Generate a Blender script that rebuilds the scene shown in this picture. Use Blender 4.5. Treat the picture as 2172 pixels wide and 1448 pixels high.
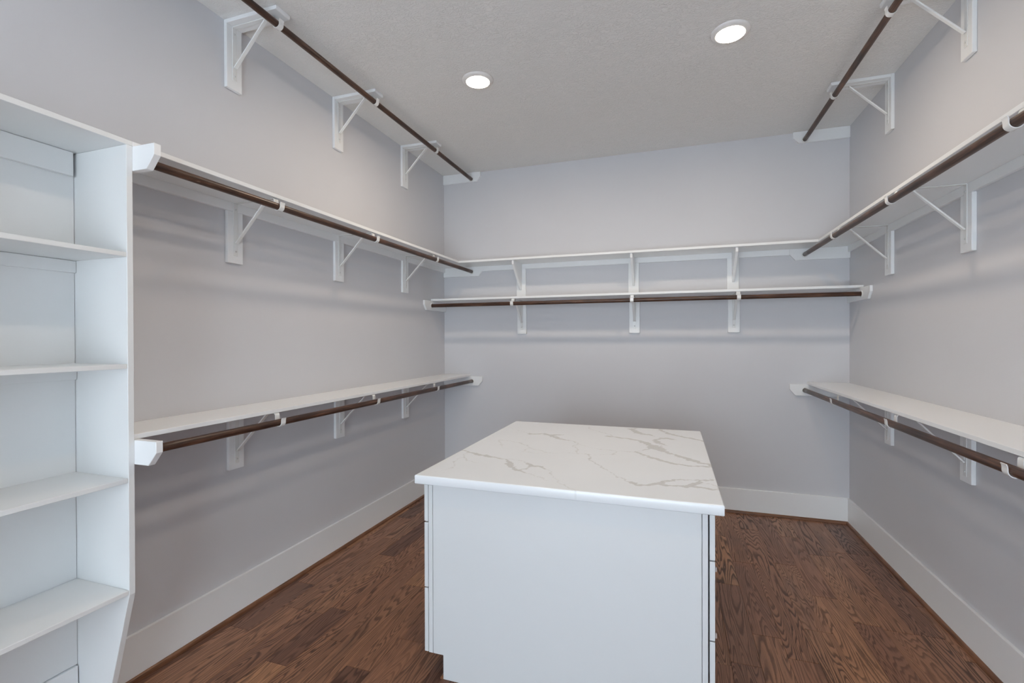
import bpy, bmesh, math, random
import numpy as np
from mathutils import Matrix, Vector

# ------------------------------------------------------------------ clear
for o in list(bpy.data.objects):
    bpy.data.objects.remove(o, do_unlink=True)
scene = bpy.context.scene
COL = scene.collection
random.seed(11)

# ------------------------------------------------------------------ room dimensions (metres)
W = 3.444            # room width, left wall x=0, right wall x=W
H = 3.048            # ceiling height
YR = -6.60           # rear wall behind the camera; back wall at y=0

# ------------------------------------------------------------------ camera
cam_d = bpy.data.cameras.new('camera')
cam = bpy.data.objects.new('camera', cam_d)
COL.objects.link(cam)
cam_d.sensor_width = 36.0
cam_d.lens = 1005.11 / 2172.0 * 36.0
cam_d.clip_start = 0.02
_y, _p, _r = 0.3234, -0.0053, -0.0029
_fw = Vector((-math.sin(_y) * math.cos(_p), math.cos(_y) * math.cos(_p), math.sin(_p)))
_rt = Vector((math.cos(_y), math.sin(_y), 0.0))
_up = _rt.cross(_fw)
_rt2 = math.cos(_r) * _rt + math.sin(_r) * _up
_up2 = -math.sin(_r) * _rt + math.cos(_r) * _up
_m = Matrix.Identity(4)
for i in range(3):
    _m[i][0] = _rt2[i]; _m[i][1] = _up2[i]; _m[i][2] = -_fw[i]
_m.translation = Vector((2.143, -4.2735, 1.4275))
cam.matrix_world = _m
scene.camera = cam

# ------------------------------------------------------------------ world: soft daylight that enters by the doorway added behind the camera
world = bpy.data.worlds.new('world')
scene.world = world
world.use_nodes = True
_bg = world.node_tree.nodes['Background']
_bg.inputs['Color'].default_value = (0.78, 0.90, 1.0, 1)
_bg.inputs['Strength'].default_value = 8.3

# ------------------------------------------------------------------ exposure and lamp brightness
LAMP_STRENGTH = 205.0
LAMP_COLOR = (1.0, 0.84, 0.65)
vs = scene.view_settings
vs.view_transform = 'Standard'
try:
    vs.look = 'None'
except Exception:
    pass
vs.gamma = 1.0
vs.use_curve_mapping = False
vs.exposure = 0.0

# ------------------------------------------------------------------ materials
def new_mat(name):
    m = bpy.data.materials.new(name)
    m.use_nodes = True
    nt = m.node_tree
    b = nt.nodes['Principled BSDF']
    return m, nt, b

def N(nt, kind, **kw):
    n = nt.nodes.new(kind)
    for k, v in kw.items():
        setattr(n, k, v)
    return n

def math_n(nt, op, a, b=None, clamp=False):
    n = nt.nodes.new('ShaderNodeMath'); n.operation = op; n.use_clamp = clamp
    for i, v in enumerate((a, b)):
        if v is None: continue
        if isinstance(v, (int, float)): n.inputs[i].default_value = v
        else: nt.links.new(v, n.inputs[i])
    return n.outputs[0]

def mix_col(nt, fac, a, b, mode='MIX'):
    n = nt.nodes.new('ShaderNodeMix'); n.data_type = 'RGBA'; n.blend_type = mode
    for s, v in ((n.inputs[0], fac), (n.inputs[6], a), (n.inputs[7], b)):
        if isinstance(v, (int, float)): s.default_value = v
        elif isinstance(v, tuple): s.default_value = (*v, 1) if len(v) == 3 else v
        else: nt.links.new(v, s)
    return n.outputs[2]

def noise(nt, vec, scale, detail=2.0, rough=0.5, dist=0.0):
    n = nt.nodes.new('ShaderNodeTexNoise')
    n.inputs['Scale'].default_value = scale
    n.inputs['Detail'].default_value = detail
    n.inputs['Roughness'].default_value = rough
    n.inputs['Distortion'].default_value = dist
    if vec is not None: nt.links.new(vec, n.inputs['Vector'])
    return n.outputs['Fac']

def mapping(nt, vec, scale=(1, 1, 1), loc=(0, 0, 0)):
    n = nt.nodes.new('ShaderNodeMapping')
    n.inputs['Scale'].default_value = scale
    n.inputs['Location'].default_value = loc
    nt.links.new(vec, n.inputs['Vector'])
    return n.outputs['Vector']

def ramp(nt, fac, stops):
    n = nt.nodes.new('ShaderNodeValToRGB')
    el = n.color_ramp.elements
    while len(el) < len(stops): el.new(0.5)
    for e, (p, c) in zip(el, stops):
        e.position = p
        e.color = (c, c, c, 1) if isinstance(c, (int, float)) else (*c, 1)
    nt.links.new(fac, n.inputs['Fac'])
    return n.outputs['Color']

def bump(nt, b, height, strength, dist):
    n = nt.nodes.new('ShaderNodeBump')
    n.inputs['Strength'].default_value = strength
    n.inputs['Distance'].default_value = dist
    nt.links.new(height, n.inputs['Height'])
    nt.links.new(n.outputs['Normal'], b.inputs['Normal'])

def paint(name, col, rough, var=0.02, bump_scale=0, bump_strength=0.0, spec=0.5):
    m, nt, b = new_mat(name)
    pos = N(nt, 'ShaderNodeNewGeometry').outputs['Position']
    n1 = noise(nt, pos, 1.7, 3)
    lo = tuple(c * (1 - var) for c in col); hi = tuple(min(1, c * (1 + var)) for c in col)
    nt.links.new(ramp(nt, n1, [(0.3, lo), (0.7, hi)]), b.inputs['Base Color'])
    b.inputs['Roughness'].default_value = rough
    b.inputs['Specular IOR Level'].default_value = spec
    if bump_scale:
        bump(nt, b, noise(nt, pos, bump_scale, 4, 0.6), bump_strength, 0.002)
    return m

M = {}
M['wall'] = paint('wall_paint', (0.660, 0.662, 0.692), 0.55, 0.012, 260, 0.08, 0.3)
M['white'] = paint('trim_paint', (0.870, 0.885, 0.900), 0.36, 0.008, 90, 0.03)
M['tower'] = paint('tower_paint', (0.785, 0.800, 0.805), 0.35, 0.008, 90, 0.03)
M['metal'] = paint('bracket_enamel', (0.84, 0.85, 0.85), 0.25, 0.005)
M['island'] = paint('island_paint', (0.672, 0.690, 0.703), 0.3, 0.008, 140, 0.02)
M['seam'] = paint('dark_subfloor', (0.10, 0.105, 0.11), 0.8, 0.01)  # dark subfloor colour that shows in the board joints
M['screw'] = paint('screw_head', (0.62, 0.63, 0.64), 0.3, 0.01)
M['tab'] = paint('pale_tab', (0.50, 0.42, 0.40), 0.3, 0.01)
M['ring'] = paint('lamp_trim', (0.86, 0.84, 0.83), 0.45, 0.005)

def ceiling_mat():
    m, nt, b = new_mat('ceiling_texture')
    pos = N(nt, 'ShaderNodeNewGeometry').outputs['Position']
    b.inputs['Base Color'].default_value = (0.86, 0.85, 0.84, 1)
    b.inputs['Roughness'].default_value = 0.7
    b.inputs['Specular IOR Level'].default_value = 0.25
    v = mapping(nt, pos, (1.0, 1.5, 1.0))
    n1 = noise(nt, v, 34, 4, 0.6, 1.6)
    n2 = noise(nt, v, 8, 2, 0.5, 0.6)
    ridge = ramp(nt, n1, [(0.46, 0.0), (0.56, 1.0)])
    h = math_n(nt, 'MULTIPLY', ridge, math_n(nt, 'ADD', n2, 0.1))
    bump(nt, b, h, 0.6, 0.005)
    return m
M['ceiling'] = ceiling_mat()

def floor_mat(name, tone=1.0):
    m, nt, b = new_mat(name)
    L = nt.links.new
    pos = N(nt, 'ShaderNodeNewGeometry').outputs['Position']
    rnd = N(nt, 'ShaderNodeObjectInfo').outputs['Random']
    comb = N(nt, 'ShaderNodeCombineXYZ')
    L(math_n(nt, 'MULTIPLY', rnd, 37.7), comb.inputs[0])
    L(math_n(nt, 'MULTIPLY', rnd, 91.3), comb.inputs[1])
    L(math_n(nt, 'MULTIPLY', rnd, 53.1), comb.inputs[2])
    add = N(nt, 'ShaderNodeVectorMath', operation='ADD')
    L(pos, add.inputs[0]); L(comb.outputs[0], add.inputs[1])
    P = add.outputs[0]
    # cathedral growth rings: contour lines of a field stretched along the board
    fld = noise(nt, mapping(nt, P, (11.0, 0.95, 1.0)), 1.0, 1.7, 0.45, 0.3)
    wob = noise(nt, mapping(nt, P, (60, 14, 1.0)), 1.0, 3, 0.6)
    fld2 = math_n(nt, 'ADD', fld, math_n(nt, 'MULTIPLY', wob, 0.020))
    # ring spacing differs from board to board
    r2 = math_n(nt, 'FRACT', math_n(nt, 'MULTIPLY', rnd, 7.37))
    freq = math_n(nt, 'ADD', 17.0, math_n(nt, 'MULTIPLY', r2, 20.0))
    saw = math_n(nt, 'FRACT', math_n(nt, 'MULTIPLY', fld2, freq))
    ring = ramp(nt, saw, [(0.0, 1.0), (0.20, 0.85), (0.44, 0.08), (0.84, 0.0), (1.0, 1.0)])
    # straight fine pores
    pores = noise(nt, mapping(nt, P, (330, 9, 1.0)), 1.0, 3, 0.7)
    pore = ramp(nt, pores, [(0.40, 0.0), (0.72, 1.0)])
    patch = noise(nt, mapping(nt, P, (4.0, 0.9, 1.0)), 1.0, 2)
    r3 = math_n(nt, 'FRACT', math_n(nt, 'MULTIPLY', rnd, 13.91))
    vis = math_n(nt, 'MULTIPLY', ramp(nt, patch, [(0.30, 0.5), (0.52, 1.0)]),
                 math_n(nt, 'ADD', 0.62, math_n(nt, 'MULTIPLY', r3, 0.38)))
    base = ramp(nt, rnd, [(0.0, (0.175, 0.083, 0.054)), (0.2, (0.310, 0.146, 0.084)), (0.45, (0.365, 0.178, 0.098)),
                          (0.7, (0.265, 0.126, 0.076)), (0.85, (0.460, 0.232, 0.120)), (1.0, (0.330, 0.168, 0.102))])
    stain = noise(nt, mapping(nt, P, (7, 1.6, 1.0)), 1.0, 3, 0.6)
    base = mix_col(nt, ramp(nt, stain, [(0.56, 0.0), (0.78, 0.6)]), base, (0.062, 0.034, 0.028))
    base = mix_col(nt, math_n(nt, 'MULTIPLY', pore, 0.42), base, (0.060, 0.027, 0.016))
    col = mix_col(nt, math_n(nt, 'MULTIPLY', ring, math_n(nt, 'MULTIPLY', vis, 0.95)), base, (0.040, 0.017, 0.011))
    # a few dark mineral streaks and knots
    kn = noise(nt, mapping(nt, P, (6.5, 2.6, 1.0)), 1.0, 1)
    col = mix_col(nt, ramp(nt, kn, [(0.76, 0.0), (0.83, 0.85)]), col, (0.02, 0.0125, 0.012))
    L(col, b.inputs['Base Color'])
    rg = math_n(nt, 'ADD', 0.30, math_n(nt, 'MULTIPLY', ring, 0.16))
    L(rg, b.inputs['Roughness'])
    b.inputs['Specular IOR Level'].default_value = 0.42
    hgt = math_n(nt, 'SUBTRACT', 1.0, math_n(nt, 'ADD', math_n(nt, 'MULTIPLY', ring, 0.6), math_n(nt, 'MULTIPLY', pore, 0.4)))
    bump(nt, b, hgt, 0.12, 0.0008)
    return m
M['oak'] = floor_mat('stained_oak')

def rod_mat(name, axis, c0, c1, c2):
    m, nt, b = new_mat(name)
    L = nt.links.new
    obj = N(nt, 'ShaderNodeTexCoord').outputs['Object']
    rnd = N(nt, 'ShaderNodeObjectInfo').outputs['Random']
    comb = N(nt, 'ShaderNodeCombineXYZ')
    for i in range(3): L(math_n(nt, 'MULTIPLY', rnd, 19.0 + 7 * i), comb.inputs[i])
    add = N(nt, 'ShaderNodeVectorMath', operation='ADD')
    L(obj, add.inputs[0]); L(comb.outputs[0], add.inputs[1])
    P = add.outputs[0]
    s = [170, 170, 170]; s[axis] = 5
    t = [26, 26, 26]; t[axis] = 7
    f = noise(nt, mapping(nt, P, tuple(s)), 1.0, 3, 0.65)
    g = noise(nt, mapping(nt, P, tuple(t)), 1.0, 3, 0.6)
    col = ramp(nt, math_n(nt, 'ADD', math_n(nt, 'MULTIPLY', f, 0.55), math_n(nt, 'MULTIPLY', g, 0.45)),
               [(0.36, c0), (0.52, c1), (0.68, c2)])
    # scuffs where the stain is chipped off
    u = [60, 60, 60]; u[axis] = 16
    k = noise(nt, mapping(nt, P, tuple(u)), 1.0, 2)
    col = mix_col(nt, ramp(nt, k, [(0.76, 0.0), (0.80, 0.7)]), col, (0.42, 0.30, 0.22))
    L(col, b.inputs['Base Color'])
    b.inputs['Roughness'].default_value = 0.36
    bump(nt, b, f, 0.12, 0.001)
    return m
M['rod'] = rod_mat('rod_wood', 2, (0.016, 0.006, 0.004), (0.062, 0.026, 0.014), (0.175, 0.080, 0.044))
M['shoe'] = rod_mat('shoe_moulding_wood', 0, (0.09, 0.040, 0.022), (0.19, 0.085, 0.043), (0.27, 0.13, 0.07))

def quartz_mat():
    m, nt, b = new_mat('veined_quartz')
    L = nt.links.new
    at = N(nt, 'ShaderNodeAttribute'); at.attribute_name = 'vein'
    pos = N(nt, 'ShaderNodeNewGeometry').outputs['Position']
    fine = noise(nt, pos, 90, 4, 0.65)
    cloud = noise(nt, pos, 3.0, 3)
    base = ramp(nt, cloud, [(0.3, (0.810, 0.842, 0.872)), (0.7, (0.835, 0.866, 0.897))])
    fac = math_n(nt, 'MULTIPLY', at.outputs['Fac'], math_n(nt, 'ADD', 0.55, math_n(nt, 'MULTIPLY', fine, 0.75)), True)
    L(mix_col(nt, fac, base, (0.60, 0.605, 0.605)), b.inputs['Base Color'])
    b.inputs['Roughness'].default_value = 0.22
    b.inputs['Specular IOR Level'].default_value = 0.5
    return m
M['quartz'] = quartz_mat()

def lamp_mat():
    m = bpy.data.materials.new('lamp_lens'); m.use_nodes = True
    nt = m.node_tree
    nt.nodes.remove(nt.nodes['Principled BSDF'])
    e = N(nt, 'ShaderNodeEmission')
    e.inputs['Color'].default_value = (*LAMP_COLOR, 1)
    e.inputs['Strength'].default_value = LAMP_STRENGTH
    nt.links.new(e.outputs[0], nt.nodes['Material Output'].inputs['Surface'])
    return m
M['lamp'] = lamp_mat()

# ------------------------------------------------------------------ mesh helpers
def finish(bm, name, mat, parent=None, smooth=False):
    bmesh.ops.recalc_face_normals(bm, faces=bm.faces[:])
    me = bpy.data.meshes.new(name)
    bm.to_mesh(me); bm.free()
    if smooth:
        for p in me.polygons: p.use_smooth = True
    if mat is not None: me.materials.append(mat)
    return place(name, me, parent)

def place(name, me, parent=None):
    o = bpy.data.objects.new(name, me)
    COL.objects.link(o)
    if parent is not None: o.parent = parent
    return o

def add_box(bm, x0, x1, y0, y1, z0, z1):
    vs_ = [bm.verts.new((x, y, z)) for x in (x0, x1) for y in (y0, y1) for z in (z0, z1)]
    q = vs_
    for f in ((0, 1, 3, 2), (4, 6, 7, 5), (0, 4, 5, 1), (2, 3, 7, 6), (0, 2, 6, 4), (1, 5, 7, 3)):
        bm.faces.new([q[i] for i in f])

def bevel(bm, w, seg=1):
    if w > 0:
        bmesh.ops.bevel(bm, geom=bm.edges[:], offset=w, offset_type='OFFSET', segments=seg, profile=0.5,
                        affect='EDGES', clamp_overlap=True)

def box(name, b, mat, parent=None, bv=0.0015, seg=1):
    bm = bmesh.new(); add_box(bm, *b)
    bmesh.ops.recalc_face_normals(bm, faces=bm.faces[:])
    bevel(bm, bv, seg)
    return finish(bm, name, mat, parent)

def add_prism(bm, prof, plane, t0, t1):
    """prof: 2-D points; plane 'xz' extrudes along y, 'xy' along z, 'yz' along x."""
    def P(a, b, t):
        return {'xz': (a, t, b), 'xy': (a, b, t), 'yz': (t, a, b)}[plane]
    A = [bm.verts.new(P(a, b, t0)) for a, b in prof]
    B = [bm.verts.new(P(a, b, t1)) for a, b in prof]
    n = len(prof)
    bm.faces.new(A); bm.faces.new(B[::-1])
    for i in range(n):
        bm.faces.new((A[i], B[i], B[(i + 1) % n], A[(i + 1) % n]))

def prism(name, prof, plane, t0, t1, mat, parent=None, bv=0.0012):
    bm = bmesh.new(); add_prism(bm, prof, plane, t0, t1)
    bmesh.ops.recalc_face_normals(bm, faces=bm.faces[:])
    bevel(bm, bv)
    return finish(bm, name, mat, parent)

def lathe(bm, prof, seg=40, axis='z', c=(0, 0, 0), close=True):
    """prof: (r, h) pairs around an axis."""
    rings = []
    for r, h in prof:
        ring = []
        for k in range(seg):
            a = 2 * math.pi * k / seg
            u, v = r * math.cos(a), r * math.sin(a)
            p = {'z': (u, v, h), 'y': (u, h, v), 'x': (h, u, v)}[axis]
            ring.append(bm.verts.new((p[0] + c[0], p[1] + c[1], p[2] + c[2])))
        rings.append(ring)
    for a, b in zip(rings[:-1], rings[1:]):
        for k in range(seg):
            bm.faces.new((a[k], a[(k + 1) % seg], b[(k + 1) % seg], b[k]))
    if close:
        bm.faces.new(rings[0][::-1]); bm.faces.new(rings[-1])

def strip(bm, path, w, th, y0=0.0):
    """a bent flat strap: path in x,z; width along y, thickness th to the left of the path."""
    n = len(path); off = []
    for i in range(n):
        a = path[max(0, i - 1)]; b = path[min(n - 1, i + 1)]
        dx, dz = b[0] - a[0], b[1] - a[1]; l = math.hypot(dx, dz)
        off.append((path[i][0] - dz / l * th, path[i][1] + dx / l * th))
    prev = None
    for i in range(n):
        q = [bm.verts.new((path[i][0], y0 - w / 2, path[i][1])), bm.verts.new((path[i][0], y0 + w / 2, path[i][1])),
             bm.verts.new((off[i][0], y0 + w / 2, off[i][1])), bm.verts.new((off[i][0], y0 - w / 2, off[i][1]))]
        if prev:
            for k in range(4):
                bm.faces.new((prev[k], prev[(k + 1) % 4], q[(k + 1) % 4], q[k]))
        else:
            bm.faces.new(q[::-1])
        prev = q
    bm.faces.new(prev)

def empty(name, loc=(0, 0, 0), rz=0.0):
    o = bpy.data.objects.new(name, None)
    o.empty_display_size = 0.05
    COL.objects.link(o)
    o.location = loc; o.rotation_euler = (0, 0, rz)
    return o

def tag(o, label, cat, group=None, kind=None):
    o['label'] = label; o['category'] = cat
    if group: o['group'] = group
    if kind: o['kind'] = kind
    return o

def copy_tree(o, parent=None):
    c = o.copy(); COL.objects.link(c)
    if parent is not None: c.parent = parent
    for ch in list(o.children): copy_tree(ch, c)
    return c

def struct(o, label, cat):
    return tag(o, label, cat, kind='structure')

# ------------------------------------------------------------------ room shell
T = 0.12
struct(box('wall_left', (-T, 0, YR - T, T, -0.02, H + 0.1), M['wall'], bv=0),
       'pale grey painted wall on the left behind the shelf tower', 'wall')
struct(box('wall_back', (0, W, 0, T, -0.02, H + 0.1), M['wall'], bv=0),
       'pale grey painted end wall facing the camera', 'wall')
struct(box('wall_right', (W, W + T, YR - T, T, -0.02, H + 0.1), M['wall'], bv=0),
       'pale grey painted wall on the right', 'wall')
# rear wall behind the camera, with an added doorway sized and placed to let daylight in
DX0, DX1, DZ = 0.60, 2.60, 2.15
bm = bmesh.new()
add_box(bm, 0, DX0, YR - T, YR, -0.02, H + 0.1)
add_box(bm, DX1, W, YR - T, YR, -0.02, H + 0.1)
add_box(bm, DX0, DX1, YR - T, YR, DZ, H + 0.1)
struct(finish(bm, 'wall_rear', M['wall']), 'pale grey wall behind the camera with a doorway added for daylight', 'wall')
struct(box('ceiling', (-T, W + T, YR - T, T, H, H + 0.08), M['ceiling'], bv=0),
       'off-white ceiling with a hand-trowelled texture', 'ceiling')

# floor: subfloor slab with every oak board as a part
floor = struct(box('floor', (-T, W + T, YR - T, T, -0.06, -0.0135), M['seam'], bv=0),
               'dark stained oak plank floor', 'floor')
PW = 0.123
PX0 = 2.393 - PW * 20
def plank_mesh():
    bm = bmesh.new()
    w, c = PW - 0.0007, 0.0011
    cy = 0.0016
    lo = [(0, 0), (w, 0), (w, 1), (0, 1)]
    hi = [(c, cy), (w - c, cy), (w - c, 1 - cy), (c, 1 - cy)]
    a = [bm.verts.new((x, y, -0.0125)) for x, y in lo]
    b_ = [bm.verts.new((x, y, -0.0009)) for x, y in lo]
    t = [bm.verts.new((x, y, 0)) for x, y in hi]
    bm.faces.new(a[::-1]); bm.faces.new(t)
    for i in range(4):
        j = (i + 1) % 4
        bm.faces.new((a[i], a[j], b_[j], b_[i])); bm.faces.new((b_[i], b_[j], t[j], t[i]))
    bmesh.ops.recalc_face_normals(bm, faces=bm.faces[:])
    me = bpy.data.meshes.new('plank'); bm.to_mesh(me); bm.free()
    me.materials.append(M['oak'])
    return me
PM = plank_mesh()
# board ends read off the photograph for the strips in view on the right; the others are laid at random
KNOWN = {22: [-0.36, -1.885, -2.75], 20: [-0.55, -1.27, -1.99], 23: [-0.90, -1.62], 24: [-0.42, -1.26, -2.3], 21: [-0.95, -1.74]}
prng = random.Random(4)
for k in range(-1, 29):
    x = PX0 + k * PW
    wx = PW
    if x + PW < 0.001 or x > W - 0.004: continue
    cuts = list(KNOWN.get(k, []))
    y = cuts[-1] if cuts else -prng.uniform(0.15, 0.9)
    if not cuts: cuts.append(y)
    while True:
        y -= prng.choice((0.42, 0.55, 0.7, 0.85, 1.0, 1.15)) * prng.uniform(0.9, 1.1)
        if y < YR + 0.25: break
        cuts.append(y)
    ends = [-0.002] + cuts + [YR + 0.002]
    xa, xb = max(x, 0.002), min(x + PW, W - 0.002)
    for a, b_ in zip(ends[:-1], ends[1:]):
        p = place('plank', PM, floor)
        p.location = (xa, b_ + 0.0004, prng.uniform(-0.00025, 0.0))
        p.scale = ((xb - xa) / PW, (a - b_) - 0.0008, 1)

# baseboards and stained shoe moulding
BH, BT = 0.1975, 0.016
struct(box('baseboard_left', (0, BT, -3.074, -BT, 0.001, BH), M['white'], bv=0.0028, seg=2), 'tall white baseboard along the left wall', 'baseboard')
struct(box('baseboard_left', (0, BT, -3.93, -3.102, 0.001, BH), M['white'], bv=0.0028, seg=2), 'white baseboard inside the foot of the shelf tower', 'baseboard')
struct(box('baseboard_back', (0, W, -BT, 0, 0.001, BH), M['white'], bv=0.0028, seg=2), 'tall white baseboard along the end wall', 'baseboard')
struct(box('baseboard_right', (W - BT, W, YR, -BT, 0.001, BH), M['white'], bv=0.0028, seg=2), 'tall white baseboard along the right wall', 'baseboard')
def shoe(name, length, loc, rz, label):
    prof = [(0, 0)] + [(0.013 * math.cos(a), 0.020 * math.sin(a)) for a in [i * math.pi / 16 for i in range(9)]]
    bm = bmesh.new(); add_prism(bm, prof, 'yz', 0, length)
    o = finish(bm, name, M['shoe'])
    o.location = loc; o.rotation_euler = (0, 0, rz)
    return struct(o, label, 'moulding')
# the profile bulges to local +y, the run is along local +x
shoe('trim_1', 3.058, (BT, -0.016, 0), -math.pi / 2, 'thin brown shoe moulding at the foot of the left baseboard')
shoe('trim_2', W - 2 * BT, (W - BT, -BT, 0), math.pi, 'thin brown shoe moulding at the foot of the end wall baseboard')
shoe('trim_3', -YR - 0.016, (W - BT, YR, 0), math.pi / 2, 'thin brown shoe moulding at the foot of the right baseboard')

# ------------------------------------------------------------------ recessed-style LED disc lights
def disc_light(x, y, label, group):
    t = empty('ceiling_light', (x, y, H))
    bm = bmesh.new()
    lathe(bm, [(0.098, 0.0), (0.0975, -0.004), (0.092, -0.009), (0.078, -0.0140), (0.0720, -0.0150), (0.0718, -0.011)], 64, close=False)
    finish(bm, 'trim_ring', M['ring'], t, True)
    bm = bmesh.new()
    lathe(bm, [(0.0716, -0.0130), (0.0710, -0.0143), (0.060, -0.0149)], 64, close=False)
    bm.faces.new([v for v in bm.verts][-64:])
    finish(bm, 'lens', M['lamp'], t)
    return tag(t, label, 'light', group)
disc_light(1.0, -1.52, 'glowing round ceiling light, the left and lower of the two in view', 'ceiling disc lights')
disc_light(1.78, -3.32, 'round ceiling light behind the two in view, above the near end of the island', 'ceiling disc lights')
disc_light(2.443, -1.52, 'glowing round ceiling light, the right and larger of the two in view', 'ceiling disc lights')

# ------------------------------------------------------------------ shelf heights
ST = 0.0185                 # shelf thickness
Z_UP, Z_LOW, Z_BACK = 2.1484, 1.0825, 1.8050
SB_UP, SB_LOW, SB_BACK = Z_UP - ST, Z_LOW - ST, Z_BACK - ST
Y_T = -3.077                # far face of the shelf tower's side panel
D_L, D_R, D_B = 0.292, 0.280, 0.282
ROD_R, ROD_X = 0.0165, 0.304
OFF = 0.046                 # rod axis below the shelf underside
OFF_B = 0.046
Z_CB = H - 0.020            # underside of the boards fixed to the ceiling
LEDGE = 0.045
Y_END = -3.25               # right-hand shelves run out of frame to here

# ------------------------------------------------------------------ shelves
def shelf(label, board, ledge=None, group=None):
    s = tag(empty('wall_shelf', ((board[0] + board[1]) / 2, (board[2] + board[3]) / 2, board[4])), label, 'shelf', group)
    L0 = Vector(s.location)
    def sub(b): return (b[0] - L0.x, b[1] - L0.x, b[2] - L0.y, b[3] - L0.y, b[4] - L0.z, b[5] - L0.z)
    box('shelf_board', sub(board), M['white'], s, 0.0012)
    if ledge: box('ledger_strip', sub(ledge), M['white'], s, 0.001)
    return s
LT = 0.019
shelf('long white shelf on the left wall at head height, level with the tower top',
      (0.0, D_L, Y_T, -0.0005, SB_UP, Z_UP), (0.0, LT, Y_T + 0.026, -LT - 0.001, SB_UP - LEDGE, SB_UP), 'white wall shelves')
shelf('upper white shelf across the end wall, without a rod',
      (D_L, W - D_R, -D_B, -0.0005, SB_UP, Z_UP), (0.406, W - 0.411, -LT, -0.0005, SB_UP - LEDGE, SB_UP), 'white wall shelves')
shelf('long white shelf high on the right wall, its underside in view',
      (W - D_R, W, Y_END, -0.0005, SB_UP, Z_UP), (W - LT, W - 0.0005, Y_END, -LT - 0.001, SB_UP - LEDGE, SB_UP), 'white wall shelves')
shelf('waist-high white shelf along the left wall, running from the tower',
      (0.0, 0.283, Y_T, -0.0005, SB_LOW, Z_LOW), (0.0, LT, Y_T + 0.026, -LT - 0.001, SB_LOW - LEDGE, SB_LOW), 'white wall shelves')
shelf('waist-high white shelf along the right wall, its top in view',
      (W - 0.288, W, Y_END, -0.0005, SB_LOW, Z_LOW), (W - LT, W - 0.0005, Y_END, -LT - 0.001, SB_LOW - LEDGE, SB_LOW), 'white wall shelves')
shelf('lower white shelf across the end wall, just above a rod',
      (0.001, W - 0.001, -0.284, -0.0005, SB_BACK, Z_BACK), None, 'white wall shelves')

# ------------------------------------------------------------------ rod brackets (local x = away from wall, y = along wall, z = 0 at shelf underside)
def hook_path(off, r=ROD_R + 0.0012, cx=ROD_X):
    p = [(0.235, -0.0031), (cx - r - 0.0125, -0.0031)]
    for i in range(1, 5):
        a = math.pi / 2 * i / 4
        p.append((cx - r - 0.0125 + 0.0095 * math.sin(a), -0.0031 - 0.0095 * (1 - math.cos(a))))
    for i in range(0, 15):
        a = math.pi + math.pi * i / 14
        p.append((cx + (r + 0.003) * math.cos(a), -off + (r + 0.003) * math.sin(a)))
    p.append((cx + r + 0.0031, -off + 0.007))
    p.append((cx + r + 0.0042, -off + 0.014))
    p.append((cx + r + 0.0066, -off + 0.0205))
    return p

def bracket(off, board_top, board_bot, ceiling_board=False):
    t = empty('rod_bracket')
    box('backing_board', (0.0003, 0.019, -0.0445, 0.0445, board_bot, board_top), M['white'], t, 0.0015)
    if ceiling_board:
        prism('ceiling_board', [(0.0195, 0.0), (0.0195, 0.0195), (0.336, 0.0195), (0.336, 0.004), (0.330, 0.0)], 'xz', -0.0445, 0.0445, M['white'], t)
    box('wall_strap', (0.0191, 0.0221, -0.0125, 0.0125, -0.272, -0.0034), M['metal'], t, 0.0009)
    box('shelf_strap', (0.0195, 0.236, -0.0125, 0.0125, -0.0031, -0.0002), M['metal'], t, 0.0009)
    # brace
    bm = bmesh.new()
    a, b_ = Vector((0.0235, 0, -0.205)), Vector((0.222, 0, -0.0035))
    dv = (b_ - a).normalized(); nv = Vector((dv.z, 0, -dv.x))
    pr = []
    for u, v in ((a - dv * 0.002, 0.0), (b_ + dv * 0.004, 0.0), (b_, 0.0075), (a, 0.0075)):
        q = u + nv * v; pr.append((q.x, q.z))
    add_prism(bm, pr, 'xz', -0.0095, 0.0095)
    bmesh.ops.recalc_face_normals(bm, faces=bm.faces[:]); bevel(bm, 0.002, 2)
    finish(bm, 'brace', M['metal'], t)
    bm = bmesh.new(); strip(bm, hook_path(off), 0.0275, 0.0030)
    bmesh.ops.recalc_face_normals(bm, faces=bm.faces[:])
    finish(bm, 'rod_hook', M['metal'], t)
    for zz in (-0.034, -0.250):
        bm = bmesh.new(); lathe(bm, [(0.0052, 0.0221), (0.0048, 0.0236), (0.0030, 0.0243), (0.0012, 0.0240)], 16, 'x', (0, 0, zz))
        finish(bm, 'screw', M['screw'], t, True)
    return t

proto = {
    'mid': bracket(OFF, -LEDGE - 0.0005, 1.820 - SB_UP),
    'low': bracket(OFF, -LEDGE - 0.0005, 0.763 - SB_LOW),
    'up': bracket(OFF, 0.0198, 2.708 - Z_CB, True),
    'back': bracket(OFF_B, -0.0002, 1.476 - SB_BACK),
}
used = set()
def put(kind, loc, rz, label, group):
    o = proto[kind]
    if kind in used: o = copy_tree(o)
    used.add(kind)
    o.location = loc; o.rotation_euler = (0, 0, rz)
    tag(o, label, 'bracket', group)
LEFT, RIGHT, BACK = 0.0, math.pi, -math.pi / 2
for y, w in ((-2.41, 'nearest to the shelf tower'), (-1.60, 'middle of three'), (-0.757, 'nearest to the end wall')):
    put('up', (0.0, y, Z_CB), LEFT, 'white bracket holding the ceiling-high rod on the left wall, ' + w, 'brackets of the ceiling-high left rod')
    put('mid', (0.0, y, SB_UP), LEFT, 'white bracket under the upper left wall shelf, ' + w, 'brackets under the upper left shelf')
    put('low', (0.0, y, SB_LOW), LEFT, 'white bracket under the waist-high left shelf, ' + w, 'brackets under the lower left shelf')
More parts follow.
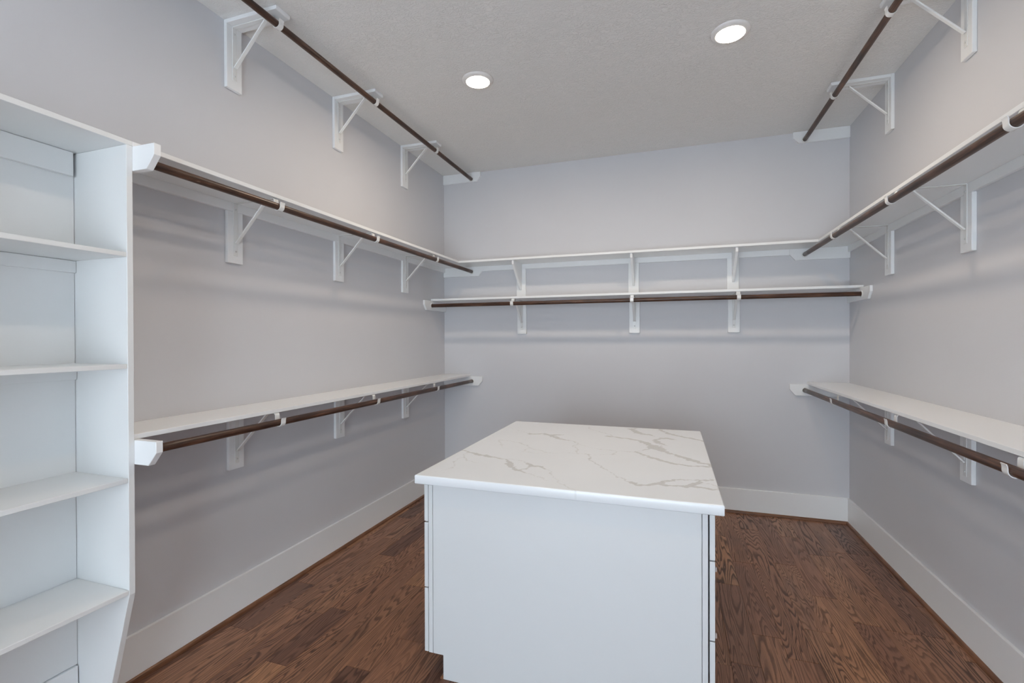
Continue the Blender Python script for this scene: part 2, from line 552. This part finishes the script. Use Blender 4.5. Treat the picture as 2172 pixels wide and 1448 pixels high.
for y, w in ((-0.727, 'nearest to the end wall'), (-1.552, 'second from the end wall'), (-2.405, 'cut off by the frame edge')):
    if y > -2: put('up', (W, y, Z_CB), RIGHT, 'white bracket holding the ceiling-high rod on the right wall, ' + w, 'brackets of the ceiling-high right rod')
    put('mid', (W, y, SB_UP), RIGHT, 'white bracket under the upper right wall shelf, ' + w, 'brackets under the upper right shelf')
    put('low', (W, y, SB_LOW), RIGHT, 'white bracket under the waist-high right shelf, ' + w, 'brackets under the lower right shelf')
for x, w in ((0.815, 'leftmost of three'), (1.843, 'middle of three'), (2.633, 'rightmost of three')):
    put('back', (x, 0.0, SB_BACK), BACK, 'white bracket under the lower end wall shelf, ' + w, 'brackets under the lower end wall shelf')

# solid wooden gussets under the upper end wall shelf
def gusset(x, w):
    t = empty('shelf_gusset', (x, 0, Z_BACK), BACK)
    hi = SB_UP - Z_BACK
    box('backing_board', (0.0005, 0.019, -0.0445, 0.0445, 0.0, hi - LEDGE - 0.0005), M['white'], t, 0.0015)
    prism('gusset_plate', [(0.0192, 0.083), (0.0192, hi - 0.0003), (0.268, hi - 0.0003), (0.268, hi - 0.036), (0.033, 0.083)], 'xz', -0.0095, 0.0095, M['white'], t)
    tag(t, 'white tapered wooden gusset under the upper end wall shelf, ' + w, 'bracket', 'gussets under the upper end wall shelf')
for x, w in ((0.809, 'leftmost of three'), (1.836, 'middle of three'), (2.626, 'rightmost of three')):
    gusset(x, w)

# ------------------------------------------------------------------ rod end blocks
def end_block(loc, rz, off, label, length=0.405, th=0.019, side=1, height=0.089, cx=ROD_X, group='rod end blocks'):
    """local x = out from the wall, face towards local +y*side"""
    t = empty('rod_end_block', loc, rz)
    c = 0.040
    prism('block', [(0.0006, -height), (0.0006, -0.0003), (length, -0.0003), (length, -height + c + 0.008), (length - c, -height)], 'xz',
          min(0, th * side), max(0, th * side), M['white'], t, 0.0015)
    bm = bmesh.new()
    lathe(bm, [(0.0180, th * side), (0.0235, th * side), (0.0235, (th + 0.004) * side), (0.0215, (th + 0.0055) * side), (0.0180, (th + 0.0055) * side)], 32, 'y', (cx, 0, -off), close=False)
    finish(bm, 'rod_socket', M['metal'], t, True)
    tag(t, label, 'block', group)
eb = end_block
YB = -0.0005
eb((0, YB, H), LEFT, H - Z_CB + OFF, 'white rod block on the end wall at the ceiling, left corner', side=-1, length=0.398)
eb((0, YB, SB_UP), LEFT, OFF, 'white rod block on the end wall under the upper shelf, left corner', side=-1, length=0.413)
eb((0, YB, SB_LOW), LEFT, OFF, 'white rod block on the end wall at waist height, left corner', side=-1, length=0.412)
eb((W, YB, H), RIGHT, H - Z_CB + OFF, 'white rod block on the end wall at the ceiling, right corner', side=1, length=0.385)
eb((W, YB, SB_UP), RIGHT, OFF, 'white rod block on the end wall under the upper shelf, right corner', side=1, length=0.410)
eb((W, YB, SB_LOW), RIGHT, OFF, 'white rod block on the end wall at waist height, right corner', side=1, length=0.409)
eb((0, Y_T, SB_UP), LEFT, OFF, 'white rod block on the tower side under the upper left shelf', side=1, length=0.402, th=0.025)
eb((0, Y_T, SB_LOW), LEFT, OFF, 'white rod block on the tower side under the waist-high left shelf', side=1, length=0.402, th=0.025)
eb((0.0005, 0, SB_BACK), BACK, OFF_B, 'white rod block on the left wall, carrying the end wall rod', side=1, length=0.432)
eb((W - 0.0005, 0, SB_BACK), BACK, OFF_B, 'white rod block on the right wall, carrying the end wall rod', side=-1, length=0.445)

# ------------------------------------------------------------------ rods
def rod(p0, p1, label):
    p0, p1 = Vector(p0), Vector(p1)
    d = p1 - p0; l = d.length
    bm = bmesh.new()
    n = 24
    prof = [(ROD_R - 0.001, 0.0), (ROD_R, 0.001)] + [(ROD_R, l * i / n) for i in range(1, n)] + [(ROD_R, l - 0.001), (ROD_R - 0.001, l)]
    lathe(bm, prof, 28)
    o = finish(bm, 'closet_rod', M['rod'], None, True)
    for p in o.data.polygons:
        if len(p.vertices) > 4: p.use_smooth = False
    o.rotation_mode = 'QUATERNION'
    o.rotation_quaternion = d.to_track_quat('Z', 'Y')
    o.location = p0
    tag(o, label, 'rod', 'dark wooden closet rods')
e = 0.0205
zu, zm, zl, zb = Z_CB - OFF, SB_UP - OFF, SB_LOW - OFF, SB_BACK - OFF_B
rod((ROD_X, -3.40, zu), (ROD_X, -e, zu), 'dark brown wooden rod along the left wall just below the ceiling')
rod((ROD_X, Y_T + 0.026, zm), (ROD_X, -e, zm), 'dark brown wooden rod under the upper left wall shelf')
rod((ROD_X, Y_T + 0.026, zl), (ROD_X, -e, zl), 'dark brown wooden rod under the waist-high left shelf')
rod((W - ROD_X, -3.20, zu), (W - ROD_X, -e, zu), 'dark brown wooden rod along the right wall just below the ceiling')
rod((W - ROD_X, -3.20, zm), (W - ROD_X, -e, zm), 'dark brown wooden rod under the upper right wall shelf')
rod((W - ROD_X, -3.20, zl), (W - ROD_X, -e, zl), 'dark brown wooden rod under the waist-high right shelf')
rod((e, -ROD_X, zb), (W - e, -ROD_X, zb), 'dark brown wooden rod across the end wall')

# ------------------------------------------------------------------ shelf tower on the left
tw = tag(empty('shelf_tower', (0, -3.5, 0)), 'tall white open shelf tower against the left wall', 'shelving')
def tb(name, b, mat=M['tower'], parent=tw, bv=0.0012):
    return box(name, (b[0], b[1], b[2] + 3.5, b[3] + 3.5, b[4], b[5]), mat, parent, bv)
FX = 0.292
def side_panel(y0, y1):
    prism('side_panel', [(0.0005, 0.001), (0.150, 0.001), (FX, 0.508), (FX, SB_UP), (0.0005, SB_UP)], 'xz', y0 + 3.5, y1 + 3.5, M['tower'], tw)
YP0 = Y_T - 0.021
side_panel(YP0, Y_T)
side_panel(-3.951, -3.930)
tb('back_panel', (0.0005, 0.006, -3.929, YP0 - 0.001, BH + 0.002, SB_UP - 0.001))
tb('top_board', (0.0005, FX, -3.951, Y_T - 0.0003, SB_UP + 0.0003, Z_UP))
for z in (1.743, 1.341, 0.930, 0.526):
    tb('shelf', (0.0065, FX - 0.001, -3.9295, YP0 - 0.0005, z - 0.0165, z))
tb('cleat', (0.0062, 0.0252, -3.9, YP0 - 0.012, SB_UP - 0.089, SB_UP - 0.001))
tb('cleat', (0.0062, 0.0162, -3.9, YP0 - 0.001, 1.743 - 0.0175 - 0.045, 1.743 - 0.0175))
tb('cleat', (0.0062, 0.0162, -3.9, YP0 - 0.001, 1.341 - 0.0175 - 0.045, 1.341 - 0.0175))

# ------------------------------------------------------------------ island cabinet
IX0, IX1, IY0, IY1 = 1.1245, 2.3157, -2.5231, -1.1549
ZT, ZB = 0.8594, 0.8225
CXc, CYc = (IX0 + IX1) / 2, (IY0 + IY1) / 2
isl = tag(empty('island_cabinet', (CXc, CYc, 0)), 'pale blue-grey drawer island in the middle of the room', 'cabinet')
def ib(name, b, mat=M['island'], parent=isl, bv=0.0012, seg=1):
    return box(name, (b[0] - CXc, b[1] - CXc, b[2] - CYc, b[3] - CYc, b[4], b[5]), mat, parent, bv, seg)
YF = -2.488
ib('carcass', (1.182, 2.238, YF + 0.019, -1.192, 0.1015, ZB - 0.0005))
ib('plinth', (1.237, 2.198, YF + 0.019, -1.25, 0.0005, 0.1013))
prism('end_panel', [(1.1895 - CXc, 0.1015), (1.236 - CXc, 0.1015), (1.236 - CXc, 0.0008), (2.199 - CXc, 0.0008), (2.199 - CXc, 0.1015), (2.2455 - CXc, 0.1015),
                    (2.2455 - CXc, ZB - 0.0005), (1.1895 - CXc, ZB - 0.0005)], 'xz', YF - CYc, YF + 0.018 - CYc, M['island'], isl, 0.0014)
ib('corner_stile', (1.1690, 1.1880, YF, YF + 0.019, 0.1015, ZB - 0.0005))
ib('corner_stile', (2.2470, 2.2660, YF, YF + 0.019, 0.1015, ZB - 0.0005))
for z0, z1 in ((0.1020, 0.3715), (0.3765, 0.6505), (0.6555, 0.8165)):
    ib('drawer', (1.1480, 1.1662, YF + 0.002, -1.20, z0, z1), bv=0.002, seg=2)
for i, (z0, z1) in enumerate(((0.1020, 0.3650), (0.3700, 0.6465), (0.6515, 0.8165))):
    dr = ib('drawer', (2.2710, 2.2890, YF + 0.002, -1.20, z0, z1), bv=0.002, seg=2)
    if i == 1:
        for z in (0.618, 0.385):
            ib('pull_tab', (2.2892, 2.2955, YF + 0.006, YF + 0.018, z - 0.009, z + 0.009), M['tab'], dr, 0.003)
bm = bmesh.new()
prof = [(0, 0)] + [(-0.014 * math.cos(a), 0.019 * math.sin(a)) for a in [i * math.pi / 16 for i in range(9)]]
add_prism(bm, [(1.2362 - CXc + a, b) for a, b in prof], 'xz', YF - 0.0 - CYc, -1.25 - CYc)
finish(bm, 'shoe_moulding', M['shoe'], isl)

# countertop: dense top so the veins (flat pattern of the stone) can be stored on it
VEINS = [
[(1.111,-2.043,0.008),(1.143,-2.065,0.016),(1.187,-2.089,0.02),(1.23,-2.112,0.03),(1.269,-2.125,0.026),(1.333,-2.146,0.02),(1.402,-2.164,0.01)],
[(1.402,-2.164,0.01),(1.431,-2.204,0.026),(1.467,-2.276,0.028),(1.515,-2.326,0.022),(1.549,-2.345,0.016)],
[(1.549,-2.345,0.01),(1.588,-2.363,0.005),(1.637,-2.394,0.004),(1.683,-2.435,0.002)],
[(1.402,-2.164,0.006),(1.452,-2.153,0.004),(1.518,-2.196,0.004)],
[(1.511,-2.193,0.01),(1.551,-2.235,0.022),(1.582,-2.231,0.03),(1.623,-2.27,0.008)],
[(1.514,-2.321,0.014),(1.535,-2.299,0.012),(1.553,-2.24,0.014)],
[(1.623,-2.27,0.005),(1.657,-2.305,0.005),(1.677,-2.358,0.004),(1.717,-2.434,0.004),(1.764,-2.481,0.004),(1.809,-2.519,0.005)],
[(1.187,-2.089,0.004),(1.176,-2.136,0.005),(1.194,-2.181,0.005),(1.186,-2.224,0.004),(1.187,-2.268,0.004),(1.218,-2.329,0.004),(1.226,-2.381,0.003),(1.198,-2.428,0.002),(1.17,-2.475,0.001)],
[(1.196,-2.187,0.005),(1.237,-2.238,0.004),(1.276,-2.257,0.003),(1.32,-2.26,0.002)],
[(1.327,-1.533,0.01),(1.354,-1.553,0.026),(1.38,-1.545,0.022),(1.423,-1.527,0.028),(1.472,-1.554,0.034),(1.509,-1.533,0.02),(1.541,-1.508,0.008)],
[(1.468,-1.555,0.026),(1.519,-1.612,0.03),(1.563,-1.651,0.02),(1.609,-1.662,0.006)],
[(1.609,-1.662,0.006),(1.642,-1.693,0.006),(1.675,-1.738,0.005)],
[(1.229,-1.775,0.006),(1.272,-1.868,0.004),(1.327,-1.97,0.002)],
[(1.229,-1.775,0.007),(1.271,-1.765,0.005),(1.367,-1.809,0.005),(1.421,-1.859,0.005),(1.445,-1.907,0.006),(1.432,-1.99,0.004)],
[(1.445,-1.907,0.004),(1.48,-1.932,0.004),(1.524,-1.943,0.006),(1.559,-1.979,0.006),(1.509,-2.005,0.003),(1.432,-1.99,0.003)],
[(1.56,-1.982,0.004),(1.63,-1.956,0.002),(1.706,-1.945,0.004),(1.768,-1.952,0.006)],
[(1.675,-1.738,0.004),(1.646,-1.779,0.004),(1.682,-1.835,0.006),(1.7,-1.941,0.005)],
[(1.675,-1.738,0.004),(1.761,-1.809,0.003),(1.874,-1.834,0.004),(1.965,-1.829,0.006)],
[(1.768,-1.952,0.003),(1.818,-1.936,0.003),(1.882,-1.905,0.005),(1.876,-1.836,0.004)],
[(1.763,-1.947,0.008),(1.781,-2.047,0.008),(1.823,-2.12,0.006),(1.873,-2.185,0.005),(1.898,-2.227,0.005),(1.923,-2.279,0.005),(1.964,-2.318,0.004),(1.99,-2.344,0.006)],
[(1.989,-2.342,0.01),(2.003,-2.363,0.024),(2.022,-2.375,0.02),(2.056,-2.368,0.02),(2.089,-2.339,0.022),(2.123,-2.296,0.022),(2.158,-2.265,0.014),(2.206,-2.241,0.01),(2.258,-2.24,0.014),(2.314,-2.208,0.01)],
[(2.084,-2.351,0.014),(2.124,-2.346,0.02),(2.163,-2.344,0.016),(2.197,-2.343,0.022),(2.22,-2.313,0.022),(2.257,-2.249,0.018)],
[(2.22,-2.327,0.026),(2.257,-2.341,0.022),(2.306,-2.345,0.014)],
[(2.234,-2.308,0.012),(2.25,-2.283,0.006),(2.284,-2.27,0.005),(2.31,-2.298,0.006),(2.311,-2.333,0.006)],
[(1.774,-1.485,0.01),(1.795,-1.479,0.024),(1.846,-1.499,0.022),(1.916,-1.516,0.02),(1.978,-1.552,0.024),(2.022,-1.611,0.04),(2.065,-1.708,0.06),(2.104,-1.763,0.04),(2.162,-1.831,0.024),(2.217,-1.892,0.034),(2.262,-1.939,0.024),(2.314,-1.981,0.02)],
[(1.95,-1.833,0.004),(1.98,-1.83,0.02),(2.012,-1.873,0.022),(2.064,-1.926,0.022),(2.12,-1.982,0.016),(2.174,-2.013,0.02),(2.238,-2.022,0.016),(2.309,-2.007,0.016)],
[(1.965,-1.829,0.006),(2.014,-1.771,0.006),(2.049,-1.702,0.016)],
[(1.906,-1.215,0.03),(1.934,-1.274,0.04),(1.961,-1.341,0.03),(2.01,-1.363,0.03),(2.055,-1.396,0.006)],
[(1.91,-1.214,0.024),(1.937,-1.184,0.01),(1.965,-1.186,0.006)],
[(1.636,-1.224,0.005),(1.674,-1.31,0.004),(1.793,-1.423,0.005),(1.846,-1.499,0.006)],
[(2.067,-1.164,0.01),(2.095,-1.223,0.024),(2.131,-1.296,0.026),(2.2,-1.359,0.02),(2.264,-1.405,0.024),(2.322,-1.459,0.016)],
[(2.054,-1.511,0.024),(2.082,-1.459,0.026),(2.115,-1.439,0.04),(2.165,-1.458,0.012)],
[(2.054,-1.511,0.03),(2.085,-1.587,0.03),(2.125,-1.629,0.01)],
[(2.085,-1.607,0.006),(2.118,-1.752,0.006)],
[(1.809,-2.519,0.003),(1.807,-2.562,0.002)],
[(1.142,-1.392,0.002),(1.24,-1.469,0.002),(1.327,-1.533,0.004)],
[(2.022,-1.611,0.03),(2.044,-1.666,0.05),(2.071,-1.658,0.03),(2.118,-1.745,0.006)],
]
def countertop():
    def axis(a, b, n):
        ed = [0.0, 0.0006, 0.0018, 0.0035, 0.0060]
        return np.array([a + t for t in ed] + list(np.linspace(a + 0.009, b - 0.009, n)) + [b - t for t in ed[::-1]])
    X, Y = axis(IX0, IX1, 430), axis(IY0, IY1, 490)
    nx, ny = len(X), len(Y)
    GX, GY = np.meshgrid(X, Y, indexing='ij')
    R = 0.0045
    dx = np.minimum(GX - IX0, IX1 - GX); dy = np.minimum(GY - IY0, IY1 - GY)
    def dr(d):
        q = np.clip(R - d, 0, R); return R - np.sqrt(np.maximum(R * R - q * q, 0))
    Z = ZT - np.maximum(dr(dx), dr(dy))
    # wavering outline of the veins
    wx = GX + 0.0045 * np.sin(GX * 61 + GY * 83) + 0.003 * np.sin(GX * 173 - GY * 131 + 1.3) + 0.0018 * np.sin(GX * 411 + GY * 367)
    wy = GY + 0.0045 * np.sin(GX * 77 - GY * 59 + 0.7) + 0.003 * np.sin(GX * 149 + GY * 187) + 0.0018 * np.sin(GX * 389 - GY * 433)
    wob = 1.0 + 0.30 * np.sin(GX * 95 + 2 * np.sin(GY * 40)) * np.sin(GY * 88 + 2 * np.sin(GX * 52))
    V = np.zeros_like(GX)
    for pl in VEINS:
        for (x0, y0, w0), (x1, y1, w1) in zip(pl[:-1], pl[1:]):
            pad = 0.06
            i0, i1 = np.searchsorted(X, min(x0, x1) - pad), np.searchsorted(X, max(x0, x1) + pad)
            j0, j1 = np.searchsorted(Y, min(y0, y1) - pad), np.searchsorted(Y, max(y0, y1) + pad)
            if i1 <= i0 or j1 <= j0: continue
            px, py = wx[i0:i1, j0:j1], wy[i0:i1, j0:j1]
            ex, ey = x1 - x0, y1 - y0; l2 = ex * ex + ey * ey + 1e-12
            t = np.clip(((px - x0) * ex + (py - y0) * ey) / l2, 0, 1)
            d = np.hypot(px - x0 - t * ex, py - y0 - t * ey)
            w = (w0 + (w1 - w0) * t) * 0.5 * wob[i0:i1, j0:j1]
            soft = 0.0022
            s = np.clip((w - d) / soft + 0.5, 0, 1)
            amp = np.clip(0.55 + (w0 + (w1 - w0) * t) * 22, 0.3, 0.92)
            V[i0:i1, j0:j1] = np.maximum(V[i0:i1, j0:j1], s * amp)
    verts = np.stack([GX - CXc, GY - CYc, Z - ZB], -1).reshape(-1, 3).tolist()
    idx = np.arange(nx * ny).reshape(nx, ny)
    faces = np.stack([idx[:-1, :-1], idx[1:, :-1], idx[1:, 1:], idx[:-1, 1:]], -1).reshape(-1, 4).tolist()
    rim = list(idx[:, 0]) + list(idx[-1, 1:]) + list(idx[::-1, -1][1:]) + list(idx[0, ::-1][1:-1])
    vv = V.reshape(-1).tolist()
    n0 = len(verts)
    m = len(rim)
    lo = []
    for dz, ins in ((0.003, 0.0), (0.0, 0.0025)):
        row = []
        for r in rim:
            x, y, z = verts[r]
            x = max(IX0 - CXc + ins, min(IX1 - CXc - ins, x)); y = max(IY0 - CYc + ins, min(IY1 - CYc - ins, y))
            row.append(len(verts)); verts.append((x, y, dz)); vv.append(vv[r] * (0.2 if dz else 0.1))
        lo.append(row)
    prev = [int(r) for r in rim]
    for row in lo:
        for k in range(m):
            faces.append([prev[k], row[k], row[(k + 1) % m], prev[(k + 1) % m]])
        prev = row
    faces.append(lo[-1][::-1])
    me = bpy.data.meshes.new('countertop')
    me.from_pydata(verts, [], faces)
    at = me.attributes.new('vein', 'FLOAT', 'POINT')
    at.data.foreach_set('value', vv)
    me.materials.append(M['quartz'])
    bm = bmesh.new(); bm.from_mesh(me); bmesh.ops.recalc_face_normals(bm, faces=bm.faces[:]); bm.to_mesh(me); bm.free()
    for p in me.polygons: p.use_smooth = len(p.vertices) == 4
    o = place('countertop', me)
    o.location = (CXc, CYc, ZB)
    tag(o, 'white quartz countertop with grey veins on the island', 'countertop')
countertop()
